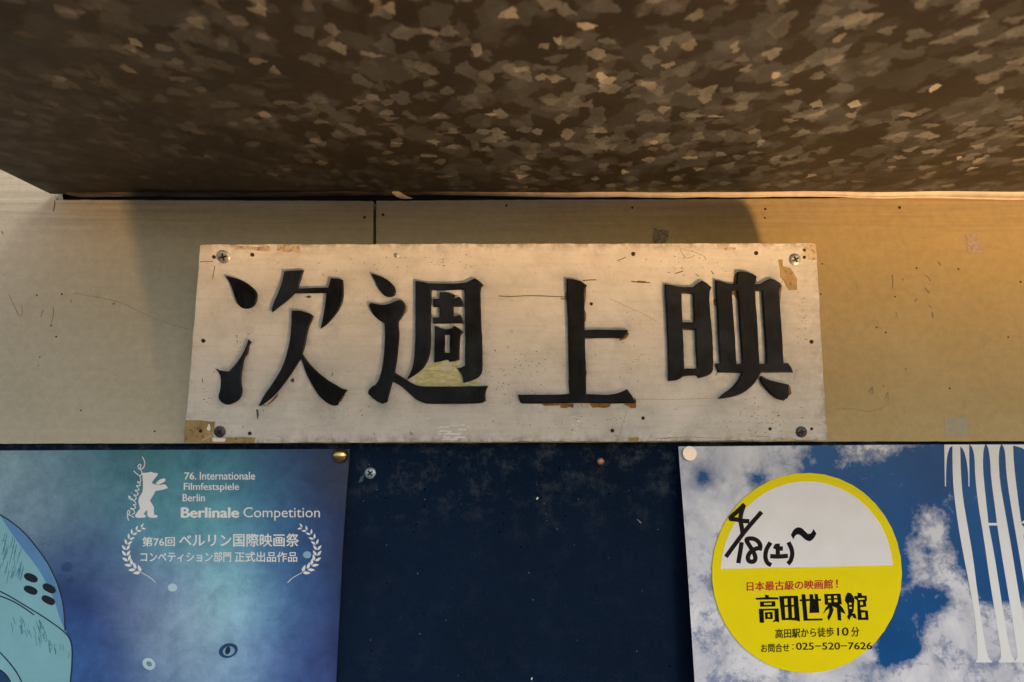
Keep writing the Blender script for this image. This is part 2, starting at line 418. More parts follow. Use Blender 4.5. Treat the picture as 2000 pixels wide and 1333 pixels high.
spots(lb, [(712, 425, 3), (72, 577, 1.6), (121, 575, 1.8), (100, 636, 1.7), (110, 658, 1.8), (222, 594, 1.6), (158, 802, 1.6), (302, 843, 1.8), (78, 698, 1.3), (75, 714, 1.1)], M['rust'])
spots(rb, [(748, 420, 3), (1495, 409, 2.4), (1494, 426, 1.8), (1757, 406, 3), (989, 402, 2.6), (1235, 406, 2.4), (1712, 640, 1.7), (1730, 650, 1.8), (1769, 721, 1.2), (1855, 759, 1.8), (1872, 526, 1.8),
           (1790, 524, 1.8), (1993, 551, 2), (1969, 659, 1.7), (1171, 477, 1.5), (1606, 516, 1.6), (1603, 575, 1.6), (1748, 580, 1.5)], M['rust'])
strokes('scratch', [[(145, 573), (230, 590), (300, 622), (370, 645)]], 1.6, WALL, .00005, plain('faint_scratch', (.41, .365, .285), .6), lb)
strokes('scratch', [[(17, 575), (28, 598), (38, 617), (44, 612), (42, 598)]], 1.5, WALL, .00005, M['soft'], lb)
strokes('crack', [[(107, 392), (107, 402), (104, 414)], [(6, 458), (3, 452)]], 1.6, WALL, .00005, M['rust'], lb)
strokes('paint_smear', [[(105, 600), (104, 618), (101, 630)], [(84, 606), (80, 620)], [(140, 585), (139, 592)]], 2.2, WALL, .00005, M['soft'], lb)
zr = Z(1600, 350, 2.4225)
flat('stain', [[(1275, 478), (1277, 444), (1286, 450), (1296, 448), (1307, 452), (1305, 466), (1298, 478)]], WALL, .00006, M['torn'], rb, .2, 0, 2.2)
flat('stain', [zr((690, 260), (745, 258), (752, 285), (778, 335), (775, 352), (705, 343), (700, 300))], WALL, .00006, plain('pale_stain', (.46, .36, .27), .6, 0, .25, 500), rb, .15, 0, 1.5)
flat('stain', [zr((592, 1132), (700, 1130), (702, 1215), (598, 1216))], WALL, .00006, plain('tape_ghost', (.42, .38, .28), .5, 0, .1, 200), rb, .15, 0, .4)
for q in ([(345, 455), (350, 490), (346, 512)], [(498, 452), (520, 470), (526, 486)], [(500, 515), (512, 530), (524, 540)], [(362, 628), (370, 655)], [(560, 390), (576, 408)], [(450, 580), (464, 566)],
          [(520, 598), (532, 610)], [(535, 628), (538, 655)], [(178, 500), (184, 520)], [(235, 1010), (252, 985), (250, 1020)], [(300, 975), (310, 985)], [(312, 1040), (325, 1010), (326, 1050)], [(392, 480), (398, 470)]):
    strokes('scuff_glint', [zr(*q)], random.uniform(1.6, 4.5), WALL, .00004, M['soft'], rb)  # brown scuffs on the right-hand board
strokes('scratch', [zr((80, 1090), (170, 1088), (230, 1102), (290, 1085), (330, 1065))], 1.0, WALL, .00004, M['soft'], rb)

# ------------------------------------------------------------------ galvanised soffit
hz = WALL.at(1000, 384).z
def xw(px, y): return (px - 1000) / F * D
XL = WALL.at(107, 378).x; XR = 1.6; YB, YF = -.0035, -.43
soff = thing('metal_soffit', 'mottled galvanised steel soffit sheet over the sign, brown in the lamp light', 'soffit', (0, YB, hz))
bm = bmesh.new(); NX, NY = 150, 60; rows = []
def ceil_z(x, y):
    wv = .0016 * noise.noise(Vector((x * 5, y * 7, 1))) + .0006 * noise.noise(Vector((x * 22, y * 12, 4)))
    return hz + wv + .0022 * (x - XL) / .7 * 0.6
for i in range(NX + 1):
    t = i / NX; x = XL + (XR - XL) * t ** 1.4
    rows.append([bm.verts.new((x, YB + (YF - YB) * (j / NY) ** 1.5, ceil_z(x, YB + (YF - YB) * (j / NY) ** 1.5))) for j in range(NY + 1)])
for i in range(NX):
    for j in range(NY): bm.faces.new((rows[i][j], rows[i + 1][j], rows[i + 1][j + 1], rows[i][j + 1]))
bmesh.ops.recalc_face_normals(bm, faces=bm.faces[:])
if bm.faces[0].normal.z > 0: bmesh.ops.reverse_faces(bm, faces=bm.faces[:])
r = bmesh.ops.extrude_face_region(bm, geom=bm.faces[:])
for v in [e for e in r['geom'] if isinstance(e, bmesh.types.BMVert)]: v.co.z += .0012
bmesh.ops.recalc_face_normals(bm, faces=bm.faces[:])
me = bpy.data.meshes.new('m'); bm.to_mesh(me); bm.free()
for p in me.polygons: p.use_smooth = True
obj('sheet', me, M['galv'], soff)
# turned-down lip along the wall, wavy and uneven
def lip_h(px):
    tab = [(126, 1.0), (150, 6), (260, 6), (450, 6), (560, 5), (700, 5), (850, 4), (960, 5), (1100, 7), (1300, 8), (1500, 8), (1650, 9), (1800, 11), (1900, 13), (2000, 14), (2600, 14)]
    for (a, ha), (b_, hb) in zip(tab, tab[1:]):
        if a <= px <= b_: return ha + (hb - ha) * (px - a) / (b_ - a)
    return 18
bm = bmesh.new(); cols = []
for k in range(200):
    px = 128 + (2500 - 128) * k / 199; x = WALL.at(px, 384).x * .988
    h = lip_h(px) * MPP * (1 + .18 * noise.noise(Vector((px * .02, 0, 2)))); z0 = ceil_z(x, YB) + .0001
    cols.append([bm.verts.new((x, YB - .0008 - .0022 * (1 - s) ** 2 + .0004 * noise.noise(Vector((px * .015, s, 0))), z0 - h * s)) for s in (0, .25, .5, .75, 1)] +
                [bm.verts.new((x, YB + .0002, z0 - h))])
for a, b_ in zip(cols, cols[1:]):
    for k in range(5): bm.faces.new((a[k], b_[k], b_[k + 1], a[k + 1]))
bmesh.ops.recalc_face_normals(bm, faces=bm.faces[:])
me = bpy.data.meshes.new('m'); bm.to_mesh(me); bm.free()
for p in me.polygons: p.use_smooth = True
obj('folded_lip', me, M['lip'], soff)
LIP = wallplane(-.0065)
flat('paint_flake', [[(765, 377), (770, 372), (779, 374), (790, 382), (806, 388), (790, 389), (776, 386)]], LIP, 0, plain('loose_flake', (.70, .58, .42), .5), soff, 1.0)

# ------------------------------------------------------------------ dark notice board under the boards
NB_Y = .006; NAVY = wallplane(NB_Y)
nb = obj('notice_board', box_me((-1.3, NB_Y, -1.0), (1.5, .0135, NAVY.at(1000, 862).z + .004)), M['navy'], loc=(0, NB_Y, -1.0))
tag(nb, 'dusty navy blue notice board below the sign, bare between the two posters', 'notice board')
def screw(parent, x, y, r, surf, mat, off=0.0, rot=20, name='screw', slot=True):
    p = surf.at(x, y, off); r *= MPP
    s = obj(name, lathe([(r, -.0002), (r, .0003), (r * .9, .0007), (r * .55, .00105), (0, .0012)], p, surf.nrm(x, y), 28), mat, parent)
    if slot:
        bm = bmesh.new(); n = surf.nrm(x, y); u = n.cross(Vector((0, 0, 1))).normalized() * -1; v = n.cross(u); a = R(rot)
        u, v = u * math.cos(a) + v * math.sin(a), v * math.cos(a) - u * math.sin(a)
        L, W = r * .55, r * .13; prof = [(L, W), (W, W), (W, L), (-W, L), (-W, W), (-L, W), (-L, -W), (-W, -W), (-W, -L), (W, -L), (W, -W), (L, -W)]
        for h in (.0009, .00128): pass
        top = [bm.verts.new(p + u * q[0] + v * q[1] + n * .00126) for q in prof]; bot = [bm.verts.new(p + u * q[0] + v * q[1] + n * .0006) for q in prof]
        bm.faces.new(top)
        for k in range(12): bm.faces.new((top[k], bot[k], bot[(k + 1) % 12], top[(k + 1) % 12]))
        bmesh.ops.recalc_face_normals(bm, faces=bm.faces[:])
        me = bpy.data.meshes.new('m'); bm.to_mesh(me); bm.free(); obj('cross_slot', me, M['slot'], s)
    return s
screw(nb, 723.5, 924.5, 11, NAVY, M['clear'], rot=40)
screw(nb, 1173, 901.5, 7, NAVY, M['copper'], name='nail', slot=False)
zn = Z(640, 850, 2.6316)
flat('paper_scrap', [zn((1070, 330), (1078, 318), (1085, 322), (1078, 333))], NAVY, .0002, M['white'], nb, .3, 0)
flat('paper_scrap', [zn((1588, 432), (1598, 436), (1614, 452), (1606, 454))], NAVY, .0002, plain('grey_scrap', (.18, .20, .22)), nb, .3, 0)
flat('paper_scrap', [zn((1045, 1255), (1050, 1243), (1053, 1252), (1048, 1260))], NAVY, .0002, M['white'], nb, .3, 0)
flat('paper_scrap', [zn((172, 212), (188, 206), (180, 240), (158, 244))], NAVY, .0002, plain('tape_scrap', (.05, .085, .11)), nb, .2, 0)

hr0 = random.Random(11)
spots(nb, [(hr0.uniform(700, 1310), hr0.triangular(885, 1330, 900), hr0.uniform(1.0, 1.8)) for _ in range(30)], plain('pin_hole', (.001, .001, .0015), 1, 0, .1, 100, 0), 'pin_hole', NAVY)
spots(nb, [(hr0.uniform(700, 1310), hr0.triangular(885, 1330, 950), hr0.uniform(.7, 1.3)) for _ in range(26)], plain('lint', (.16, .18, .22), .9), 'lint_speck', NAVY)
# ------------------------------------------------------------------ the sign
def sheet(name, corners, surf, parent, mat, fn, thick=.0003, nx=150, ny=110, curl=lambda x, y: 0):
    """paper sheet as a fine grid; fn(px, py) gives the printed colour or the cloud density at each point"""
    tl, tr, br, bl = [Vector(c) for c in corners]; me = bpy.data.meshes.new('m'); vs = []; cols = []
    for j in range(ny + 1):
        for i in range(nx + 1):
            q = tl.lerp(tr, i / nx).lerp(bl.lerp(br, i / nx), j / ny)
            vs.append(surf.at(q.x, q.y, curl(q.x, q.y))); cols.append(fn(q.x, q.y))
    nv = len(vs); fs = [(j * (nx + 1) + i, (j + 1) * (nx + 1) + i, (j + 1) * (nx + 1) + i + 1, j * (nx + 1) + i + 1) for j in range(ny) for i in range(nx)]
    vs += [v - surf.n * thick for v in vs]; cols += cols
    fs += [tuple(nv + k for k in reversed(f)) for f in fs]
    rim = list(range(nx)) + [j * (nx + 1) + nx for j in range(ny)] + [ny * (nx + 1) + i for i in range(nx, 0, -1)] + [j * (nx + 1) for j in range(ny, 0, -1)]
    fs += [(rim[k], rim[(k + 1) % len(rim)], nv + rim[(k + 1) % len(rim)], nv + rim[k]) for k in range(len(rim))]
    me.from_pydata(vs, [], fs)
    at = me.color_attributes.new('print', 'FLOAT_COLOR', 'POINT')
    for k, c in enumerate(cols): at.data[k].color = (c[0], c[1], c[2], 1)
    return obj(name, me, mat, parent)
zb, zt = WALL.at(1000, 862).z, WALL.at(1000, 477).z
SB, ST = -.0115, -.0115
SIGN = Warped((0, SB, zb * .97), (0, -(zt - zb), -(SB - ST)), (.018, .033))
sg = thing('signboard', 'weathered off-white board with four big black painted characters, screwed to the wall', 'sign', SIGN.at(987, 862))
OFF = .00005
k5, k6, k7, k8 = Z(350, 380, 4.4425), Z(350, 620, 4.4425), Z(700, 380, 4.4425), Z(700, 620, 4.4425)
s1, s2, s3, s4 = Z(1000, 380, 4.4433), Z(1000, 620, 4.4433), Z(1280, 380, 4.4425), Z(1280, 620, 4.4425)
GLYPHS = []
def char(spl):
    for p in spl: GLYPHS.extend(jitter(p, 0, 6))
    return flat('character', spl, SIGN, OFF, M['black'], sg, 1.0, 1, .5, bev=2.4)
char([k5((415, 715), (480, 728), (560, 755), (630, 800), (675, 845), (686, 885), (678, 935), (655, 970), (620, 992), (580, 995), (540, 980), (510, 945), (490, 885), (470, 820), (445, 765)),
      k5((920, 675), (1085, 663), (1035, 825), (1130, 818), (1300, 815), (1322, 735), (1380, 735), (1425, 748), (1430, 800), (1430, 910), (1405, 985), (1340, 1070), (1290, 1130), (1235, 1165), (1255, 1080), (1275, 950), (1285, 858), (1010, 862), (960, 910), (885, 970), (815, 1022), (812, 990), (850, 900), (895, 800)),
      k5((985, 1012), (1060, 1015), (1130, 1035), (1170, 1060), (1165, 1080), (1150, 1110)) + k6((1130, 90), (1105, 200), (1085, 290), (1076, 318), (1110, 375), (1160, 435), (1230, 500), (1310, 560), (1370, 592), (1410, 620), (1465, 635), (1430, 670), (1400, 720), (1380, 760), (1345, 770), (1290, 745), (1225, 690), (1160, 590), (1110, 490), (1080, 400), (1064, 352), (960, 520), (880, 620), (830, 680), (740, 755), (700, 768), (745, 680), (810, 590), (880, 480), (930, 370), (965, 230), (980, 100)),
      k6((612, 200), (632, 222), (615, 240), (600, 300), (570, 360), (555, 440), (543, 520), (543, 570), (555, 625), (550, 670), (525, 715), (480, 745), (430, 760), (385, 745), (355, 715), (352, 680), (368, 630), (372, 570), (370, 510), (355, 480), (328, 452), (365, 465), (440, 475), (500, 410), (550, 340), (585, 270))])
char([k7((122, 695), (190, 715), (260, 750), (310, 795), (330, 840), (322, 875), (295, 892), (255, 893), (215, 870), (180, 825), (155, 765)),
      k7((98, 965), (115, 948), (150, 955), (220, 968), (290, 950), (340, 925), (380, 922), (405, 950), (412, 990), (400, 1040), (375, 1080), (355, 1105), (350, 1130), (358, 1200)) + k8((358, 150), (352, 250), (340, 350), (320, 485), (425, 549), (470, 580), (530, 600), (600, 605), (850, 603), (1000, 602), (1125, 598), (1105, 640), (1098, 690), (1105, 725), (1065, 748), (800, 750), (600, 752), (550, 735), (505, 715), (440, 655), (370, 590), (300, 558), (280, 630), (255, 735), (210, 750), (150, 722), (90, 665), (92, 635), (120, 605), (165, 580), (190, 530), (215, 440), (230, 300), (237, 200), (232, 60)) + k7((230, 1120), (180, 1090), (130, 1040), (110, 1000)),
      k7((500, 757), (560, 765), (625, 780), (925, 780), (975, 752), (1015, 737), (1050, 760), (1083, 792), (1060, 825), (1060, 950), (1068, 1150)) + k8((1072, 140), (1077, 250), (1078, 440), (1070, 490), (1040, 525), (980, 555), (915, 567), (910, 520), (890, 480), (862, 447), (900, 440), (928, 420), (930, 300), (930, 0)) + k7((922, 830), (635, 835)) + k8((632, 100), (635, 250), (615, 360), (580, 430), (530, 475), (470, 515), (428, 540), (455, 490), (480, 420), (495, 300), (500, 150), (500, 0)),
      k7((710, 855), (775, 857), (842, 880), (828, 912), (880, 893), (905, 930), (918, 975), (828, 978), (828, 1065), (885, 1050), (905, 1090), (917, 1120), (655, 1125), (650, 1072), (705, 1072), (708, 978), (655, 978), (650, 912), (705, 912)),
      k8((668, 80), (740, 108), (810, 105), (835, 82), (880, 105), (910, 130), (885, 160), (880, 250), (876, 370), (830, 385), (795, 388), (785, 370), (760, 368), (720, 383), (660, 392), (665, 250)), k8((755, 155), (750, 310), (795, 312), (800, 152))])
char([s1((472, 738), (540, 745), (605, 765), (648, 795), (622, 830), (625, 1000), (628, 1180), (790, 1178), (1000, 1182), (1000, 1205), (965, 1250), (850, 1248), (700, 1250), (630, 1252)) + s2((632, 266), (638, 450), (640, 668), (760, 675), (850, 675), (930, 660), (995, 628), (1035, 680), (1055, 715), (1070, 745), (800, 748), (600, 742), (400, 745), (90, 750), (72, 735), (55, 675), (200, 675), (400, 675), (500, 665), (495, 600), (490, 300), (485, 0)) + s1((480, 1000), (475, 850))])
char([s3((80, 787), (140, 793), (215, 812), (325, 812), (350, 785), (400, 757), (430, 768), (478, 812), (460, 860), (468, 1050)) + s4((480, 60), (490, 200), (497, 450), (480, 490), (430, 515), (370, 528), (355, 505), (245, 508), (210, 535), (170, 550), (110, 553), (105, 300), (95, 60)) + s3((92, 1050), (85, 950)),
      s3((220, 865), (322, 865), (330, 1115), (228, 1115)), s4((232, 112), (340, 112), (355, 450), (245, 448)),
      s3((515, 748), (560, 757), (630, 780), (700, 785), (705, 680), (740, 670), (810, 685), (870, 715), (868, 735), (850, 785), (915, 783), (960, 750), (1000, 737), (1050, 755), (1085, 795), (1062, 835), (1070, 950), (1085, 1150)) + s4((1092, 200), (1102, 405), (1140, 400), (1165, 430), (1183, 478), (910, 480), (880, 530), (840, 590), (760, 655), (680, 690), (545, 707), (580, 670), (650, 620), (710, 560), (745, 482), (540, 480), (515, 405), (555, 405), (545, 250), (535, 40)) + s3((530, 1000), (520, 900)),
      s3((655, 845), (705, 848), (715, 980), (728, 1200)) + s4((738, 250), (746, 405), (695, 408), (680, 150)) + s3((665, 1000)), s3((858, 843), (918, 843), (930, 1050)) + s4((945, 200), (955, 405), (895, 408), (885, 250), (875, 20)) + s3((862, 980)),
      s4((902, 520), (912, 512), (962, 542), (1060, 570), (1150, 588), (1145, 610), (1150, 650), (1140, 700), (1110, 718), (1070, 715), (1010, 685), (950, 625), (918, 580), (902, 545))])
from mathutils import kdtree
kd = kdtree.KDTree(len(GLYPHS))
for k, p in enumerate(GLYPHS): kd.insert((p[0], p[1], 0), k)
kd.balance()
def grime_at(x, y):
    d = kd.find((x, y, 0))[2]
    e = min(x - 365, 1612 - x, y - 478, 862 - y)
    return (math.exp(-d / 13), math.exp(-max(0, e) / 9), 0)
bo = sheet('board', [(391.5, 478), (1593.5, 476), (1615.5, 860.5), (360, 865.5)], SIGN, sg, M['sign'], grime_at, thick=.0065, nx=310, ny=100)
for v in bo.data.vertices:                      # knocked edges
    q = v.co; n3 = noise.noise_vector(Vector((q.x * 90, q.z * 90, 5))) + .6 * noise.noise_vector(Vector((q.x * 300, q.z * 300, 9)))
    v.co.x += n3.x * .0004; v.co.z += n3.z * .0004
def mat_greenish():
    b = NB('greenish_streaks'); n_ = b.ramp(b.noise(1, 6, .7, b.coord((160, 160, 620))), .40, .68)
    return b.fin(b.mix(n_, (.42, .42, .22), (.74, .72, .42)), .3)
flat('greenish_patch', [k8((600, 420), (640, 400), (760, 372), (790, 392), (880, 375), (858, 447), (905, 520), (913, 570), (985, 558), (1050, 530), (1055, 560), (1040, 597), (850, 600), (600, 600), (530, 597), (475, 575), (430, 546), (530, 480), (585, 432))], SIGN, .00002, mat_greenish(), sg, .05, 0, .6)  # streaky yellow-green patch at the foot of the second character
def chip(p, mat='wood', jit=1.0, off=.00004, thick=.25, name='bare_wood_chip'): return flat(name, [p], SIGN, off, M[mat], sg, thick, 0, jit)
chip(s2((250, 752), (330, 748), (415, 750), (410, 768), (290, 768)))
chip(s2((415, 748), (535, 748), (532, 788), (500, 776), (470, 788), (420, 786)))
chip(s2((672, 750), (860, 752), (845, 780), (800, 788), (700, 785)))
chip(s2((590, 750), (672, 752), (672, 785), (600, 785)), 'resid')
chip(s2((960, 752), (1068, 748), (1060, 690), (1078, 720), (1075, 785), (1040, 788), (985, 768)))
chip(s1((622, 830), (645, 800), (640, 880), (630, 990), (645, 1040), (640, 1100), (628, 1110)))
chip(s1((1000, 1190), (1015, 1215), (990, 1250), (940, 1268), (925, 1255), (965, 1248)))
chip(s1((458, 860), (472, 848), (474, 930), (462, 900)))
chip(s2((636, 440), (650, 480), (646, 515), (638, 510)))
chip(s3((700, 680), (678, 720), (672, 790), (702, 788)))
chip(s3((868, 725), (878, 755), (860, 785), (850, 780)))
chip(s3((1050, 750), (1085, 770), (1100, 800), (1090, 850), (1080, 970), (1072, 960), (1072, 860)))
chip(s3((655, 845), (705, 850), (715, 920), (690, 880), (665, 870), (660, 960)), off=.00002)
chip(s3((518, 900), (500, 920), (508, 960), (522, 970)))
chip(s4((1150, 588), (1170, 600), (1182, 660), (1160, 682), (1140, 690)))
chip(s4((890, 520), (905, 600), (930, 610), (900, 560)), 'tape')
chip(s4((1040, 695), (1110, 728), (1125, 718), (1080, 705)))
chip(k7((110, 692), (150, 700), (160, 740), (130, 730)))
chip(k7((398, 930), (425, 975), (430, 1010), (405, 1040), (405, 980)), 'tape')
chip(k6((585, 250), (612, 260), (602, 320), (575, 345), (560, 320)))
chip(k6((700, 768), (760, 770), (830, 690), (860, 655), (855, 690), (780, 760)))
chip(k6((328, 448), (350, 468), (365, 490), (345, 485)), 'tape')
chip(k6((1400, 715), (1425, 685), (1420, 660), (1440, 670), (1405, 740)), off=.00002)
chip(k6((965, 545), (990, 525), (1003, 550), (985, 572)), 'grime')
chip(k6((668, 800), (685, 800), (690, 850), (678, 890), (672, 850)), 'grime')
chip(k5((1090, 890), (1130, 880), (1150, 890), (1125, 903)), 'grime')
chip(k6((50, 893), (200, 897), (315, 910), (305, 960), (295, 1045), (665, 1040), (655, 1088), (600, 1092), (300, 1090), (45, 1088)), 'tape', 1.5, name='tape_residue')
chip(k6((288, 1045), (405, 1050), (398, 1080), (292, 1078)), 'stickerwhite', 1, .00016, name='torn_paper')
chip(k6((255, 930), (268, 925), (272, 975), (250, 985), (240, 965)), 'stickerwhite', 1, .00016, name='torn_paper')
chip(k6((165, 1078), (280, 1020), (285, 1035), (190, 1080)), 'resid', 1, .00016, name='torn_paper')
chip(k5((485, 450), (790, 455), (795, 480), (770, 497), (600, 480), (480, 485)), 'resid', 1.6, name='tape_residue')
chip(k5((850, 445), (1052, 445), (1050, 515), (985, 500), (850, 490)), 'resid', 2, name='tape_residue')
chip(s3((1065, 570), (1100, 565), (1110, 620), (1170, 640), (1230, 730), (1228, 828), (1160, 825), (1085, 720), (1080, 620)), 'tape', 2, name='tape_residue')
chip(s3((1300, 435), (1390, 432), (1400, 572), (1330, 565), (1280, 480)), 'resid', 3, name='tape_residue')
chip(s3((530, 452), (700, 462), (690, 485), (620, 485)), 'resid', 1.5, name='tape_residue')
chip(s4((800, 1060), (860, 1062), (1000, 1075), (1060, 1045), (1230, 1055), (1200, 1075), (1000, 1079), (800, 1074)), 'resid', 1.5, name='tape_residue')
chip(s2((1005, 1045), (1100, 1042), (1100, 1080), (1010, 1080)), 'tape', .8, name='tape_residue')
scr_m = M['grime']; crk = plain('crack_brown', (.16, .085, .03), .8, 0, .4, 600)
strokes('crack', [[(974, 578.5), (1000, 579.5), (1040, 578), (1104, 580.5)]], 1.8, SIGN, .00003, crk, sg)
strokes('crack', [[(1095, 584), (1108, 584.5)], [(1138, 549), (1150, 547.5), (1165, 547)], [(1233, 550), (1250, 552), (1270, 552.5)], [(1245, 549.5), (1262, 551)]], 2.0, SIGN, .00003, crk, sg)
strokes('scratch', [[(1190, 583), (1222, 598), (1260, 615), (1282, 628)]], 0.8, SIGN, .00003, M['soft'], sg)
strokes('scratch', [[(1205, 510), (1215, 506), (1222, 503)], [(1318, 535), (1334, 530)], [(1389, 530), (1394, 536)], [(1365, 540), (1358, 535)]], 1.5, SIGN, .00003, scr_m, sg)
strokes('scratch', [[(1225, 800), (1215, 832), (1208, 862)], [(1243, 780), (1330, 780), (1400, 778)]], .7, SIGN, .00003, M['soft'], sg)
strokes('scratch', [[(1280, 857), (1340, 854), (1408, 857)], [(1505, 807), (1522, 807)], [(1466, 852), (1500, 853)], [(1556, 721), (1550, 742)], [(1290, 870 - 12), (1310, 856)]], .9, SIGN, .00003, M['soft'], sg)
strokes('scratch', [[(390, 512), (416, 511)], [(420, 520), (415, 546)], [(631, 530), (631, 540)], [(630, 527), (633, 528)]], 1.3, SIGN, .00003, scr_m, sg)
strokes('scratch', [s3((210, 475), (260, 480), (350, 505), (430, 545), (430, 570)), s3((215, 480), (260, 545), (300, 550), (340, 530))], 1.4, SIGN, .00003, M['resid'], sg)
strokes('paint_drip', [[(1398, 733), (1407, 716)], [(648, 735), (650, 728)], [(395, 740), (396, 748)]], 1.6, SIGN, .00003, scr_m, sg)
for x, y, r_, rot, m in ((437, 502, 12, 12, 'steel'), (1552.5, 507.5, 10.8, 30, 'steel'), (429.5, 843.5, 11, 40, 'darksteel'), (1565, 844, 10.5, 10, 'darksteel')):
    screw(sg, x, y, r_, SIGN, M[m], 0, rot)
spots(sg, [(397, 666, 4), (418, 502.5, 3.6), (493, 498, 3.8), (1237, 496.5, 4), (1477, 495, 4), (1571, 489, 2.8), (1571, 503, 3.2), (1585, 668, 4), (1196, 841.5, 3.8), (1256, 817, 3.4), (1504, 838, 3.2), (1585, 838, 3), (488, 847, 3.8), (392, 842, 3.6), (1155, 594, 3.2)], M['rust'], surf=SIGN)
spots(sg, [(774, 499, 4.4), (804, 845.5, 4.2), (1466, 839, 4)], M['steel'], 'nail_head', SIGN)
sp_ = []
rr = random.Random(5)
for cx, cy, sx, sy, n in ((1010, 720, 60, 50, 34), (470, 660, 14, 26, 14), (540, 515, 20, 8, 7), (860, 510, 120, 16, 18), (1330, 520, 100, 20, 18), (1500, 820, 60, 30, 22), (1240, 690, 50, 60, 14), (640, 800, 160, 20, 16), (400, 760, 14, 60, 10), (1570, 640, 14, 80, 14), (1130, 825, 120, 20, 12)):
    for _ in range(int(n * 2.2)):
        sp_.append((rr.gauss(cx, sx * .6), rr.gauss(cy, sy * .6), rr.uniform(.5, 1.3)))
sp_ = [q for q in sp_ if 395 < q[0] < 1585 and 483 < q[1] < 856]
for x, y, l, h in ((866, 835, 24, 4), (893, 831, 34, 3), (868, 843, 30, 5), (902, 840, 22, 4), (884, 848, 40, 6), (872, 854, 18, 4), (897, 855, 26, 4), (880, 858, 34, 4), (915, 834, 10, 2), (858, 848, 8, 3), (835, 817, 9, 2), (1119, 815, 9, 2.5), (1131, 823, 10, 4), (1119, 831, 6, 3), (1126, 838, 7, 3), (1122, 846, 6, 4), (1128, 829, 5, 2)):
    flat('painted_glint', [[(x - l / 2, y + h * .3), (x - l * .2, y - h * .5), (x + l * .15, y - h * .2), (x + l / 2, y - h * .5), (x + l * .35, y + h * .4), (x, y + h * .2)]], SIGN, .00003, M['scuff_glint'], sg, .1, 0, 1.4)  # reflections near the foot of the sign, painted on as pale dashes
bm = bmesh.new()
for x, y, r_ in sp_:
    p = SIGN.at(x, y, .00003); r_ *= MPP; u = Vector((1, 0, 0)); v = SIGN.n.cross(u)
    bm.faces.new([bm.verts.new(p + (u * math.cos(t * .785) * rr.uniform(.6, 1.3) + v * math.sin(t * .785) * rr.uniform(.6, 1.3)) * r_) for t in range(8)])
me = bpy.data.meshes.new('m'); bm.to_mesh(me); bm.free(); o = obj('flyspecks', me, M['rust'], sg); o['kind'] = 'stuff'

# ------------------------------------------------------------------ posters
E_L = .62
ctrl = [(-100, 890, 140, 155, 165), (20, 890, 135, 150, 160), (100, 900, 105, 132, 150), (200, 920, 60, 108, 125), (280, 910, 68, 112, 120), (400, 900, 62, 118, 135), (480, 890, 58, 108, 135), (560, 900, 45, 72, 120), (620, 920, 46, 50, 76), (670, 950, 62, 57, 70), (665, 1100, 58, 52, 64), (650, 1250, 55, 46, 72),
        (600, 1000, 38, 62, 120), (540, 970, 48, 93, 138), (500, 1000, 75, 135, 160), (420, 980, 90, 145, 160), (350, 1000, 85, 140, 155), (250, 1000, 85, 130, 150), (150, 960, 112, 137, 152), (100, 1010, 100, 120, 142), (60, 970, 132, 147, 162), (160, 1050, 72, 92, 130), (200, 1080, 80, 110, 140), (300, 1080, 95, 145, 165),
        (450, 1080, 112, 162, 182), (550, 1080, 45, 95, 152), (600, 1120, 34, 72, 130), (450, 1180, 158, 194, 205), (520, 1180, 105, 155, 190), (330, 1150, 132, 152, 182), (280, 1180, 105, 110, 152), (230, 1120, 68, 78, 130), (150, 1120, 32, 56, 112), (180, 1180, 28, 48, 105), (220, 1250, 38, 66, 125), (160, 1280, 34, 84, 145),
        (300, 1230, 127, 142, 168), (350, 1260, 137, 152, 177), (420, 1250, 147, 167, 187), (500, 1260, 110, 140, 187), (560, 1260, 55, 85, 152), (600, 1300, 45, 70, 132), (330, 1320, 110, 130, 167), (450, 1320, 122, 147, 182), (230, 1320, 50, 75, 132), (620, 1200, 36, 55, 115), (580, 1180, 45, 85, 150), (400, 1600, 110, 140, 180), (0, 1600, 50, 80, 130), (640, 1600, 40, 60, 110)]
ctrl = [(x, y, lin(c)) for x, y, *c in ctrl]
def left_col(x, y):
    sw = 0; acc = [0, 0, 0]
    for a, b_, c in ctrl:
        d2 = (x - a) ** 2 + (y - b_) ** 2; wt = math.exp(-d2 / (2 * 48 ** 2)) + 1e-4 * math.exp(-d2 / (2 * 300 ** 2)) + 1e-9
        sw += wt; acc = [p + wt * q for p, q in zip(acc, c)]
    return [min(.95, p / sw / E_L) for p in acc]
def mat_left():
    b = NB('watercolour_print'); a = b.n('Attribute', attribute_name='print').outputs['Color']
    f = b.ramp(b.noise(60, 10, .74, dist=.3), .28, .72, (.58, .64, .70), (1.36, 1.30, 1.22))
    col = b.mix(1.0, a, f, 'MULTIPLY')
    dk = b.ramp(b.noise(120, 6, .7), .60, .76)
    col = b.mix(b.math('MULTIPLY', dk, .35), col, b.mix(1.0, col, (.45, .5, .6), 'MULTIPLY'))
    gr = b.ramp(b.noise(1400, 2), .3, .7, (.93,) * 3, (1.06,) * 3)
    col = b.mix(1.0, col, gr, 'MULTIPLY')
    return b.fin(b.n('HueSaturation', {'Color': b.mix(1.0, col, (.64, .80, .82), 'MULTIPLY'), 'Saturation': .92}).outputs[0], .33, 0, .2)
PL = wallplane(.0025)
lpst = thing('film_poster', 'blue watercolour film poster with white bear emblem and laurel wreath, pinned at left', 'poster', PL.at(300, 1700))
sheet('paper', [(-330, 882), (683, 877.5), (636, 1720), (-350, 1720)], PL, lpst, mat_left(), left_col, curl=lambda x, y: .0035 * max(0, (x - 632) / 40) ** 2 * max(0, min(1, (y - 905) / 160)))
T_ = .00008
kp = Z(0, 860, 2.8171)
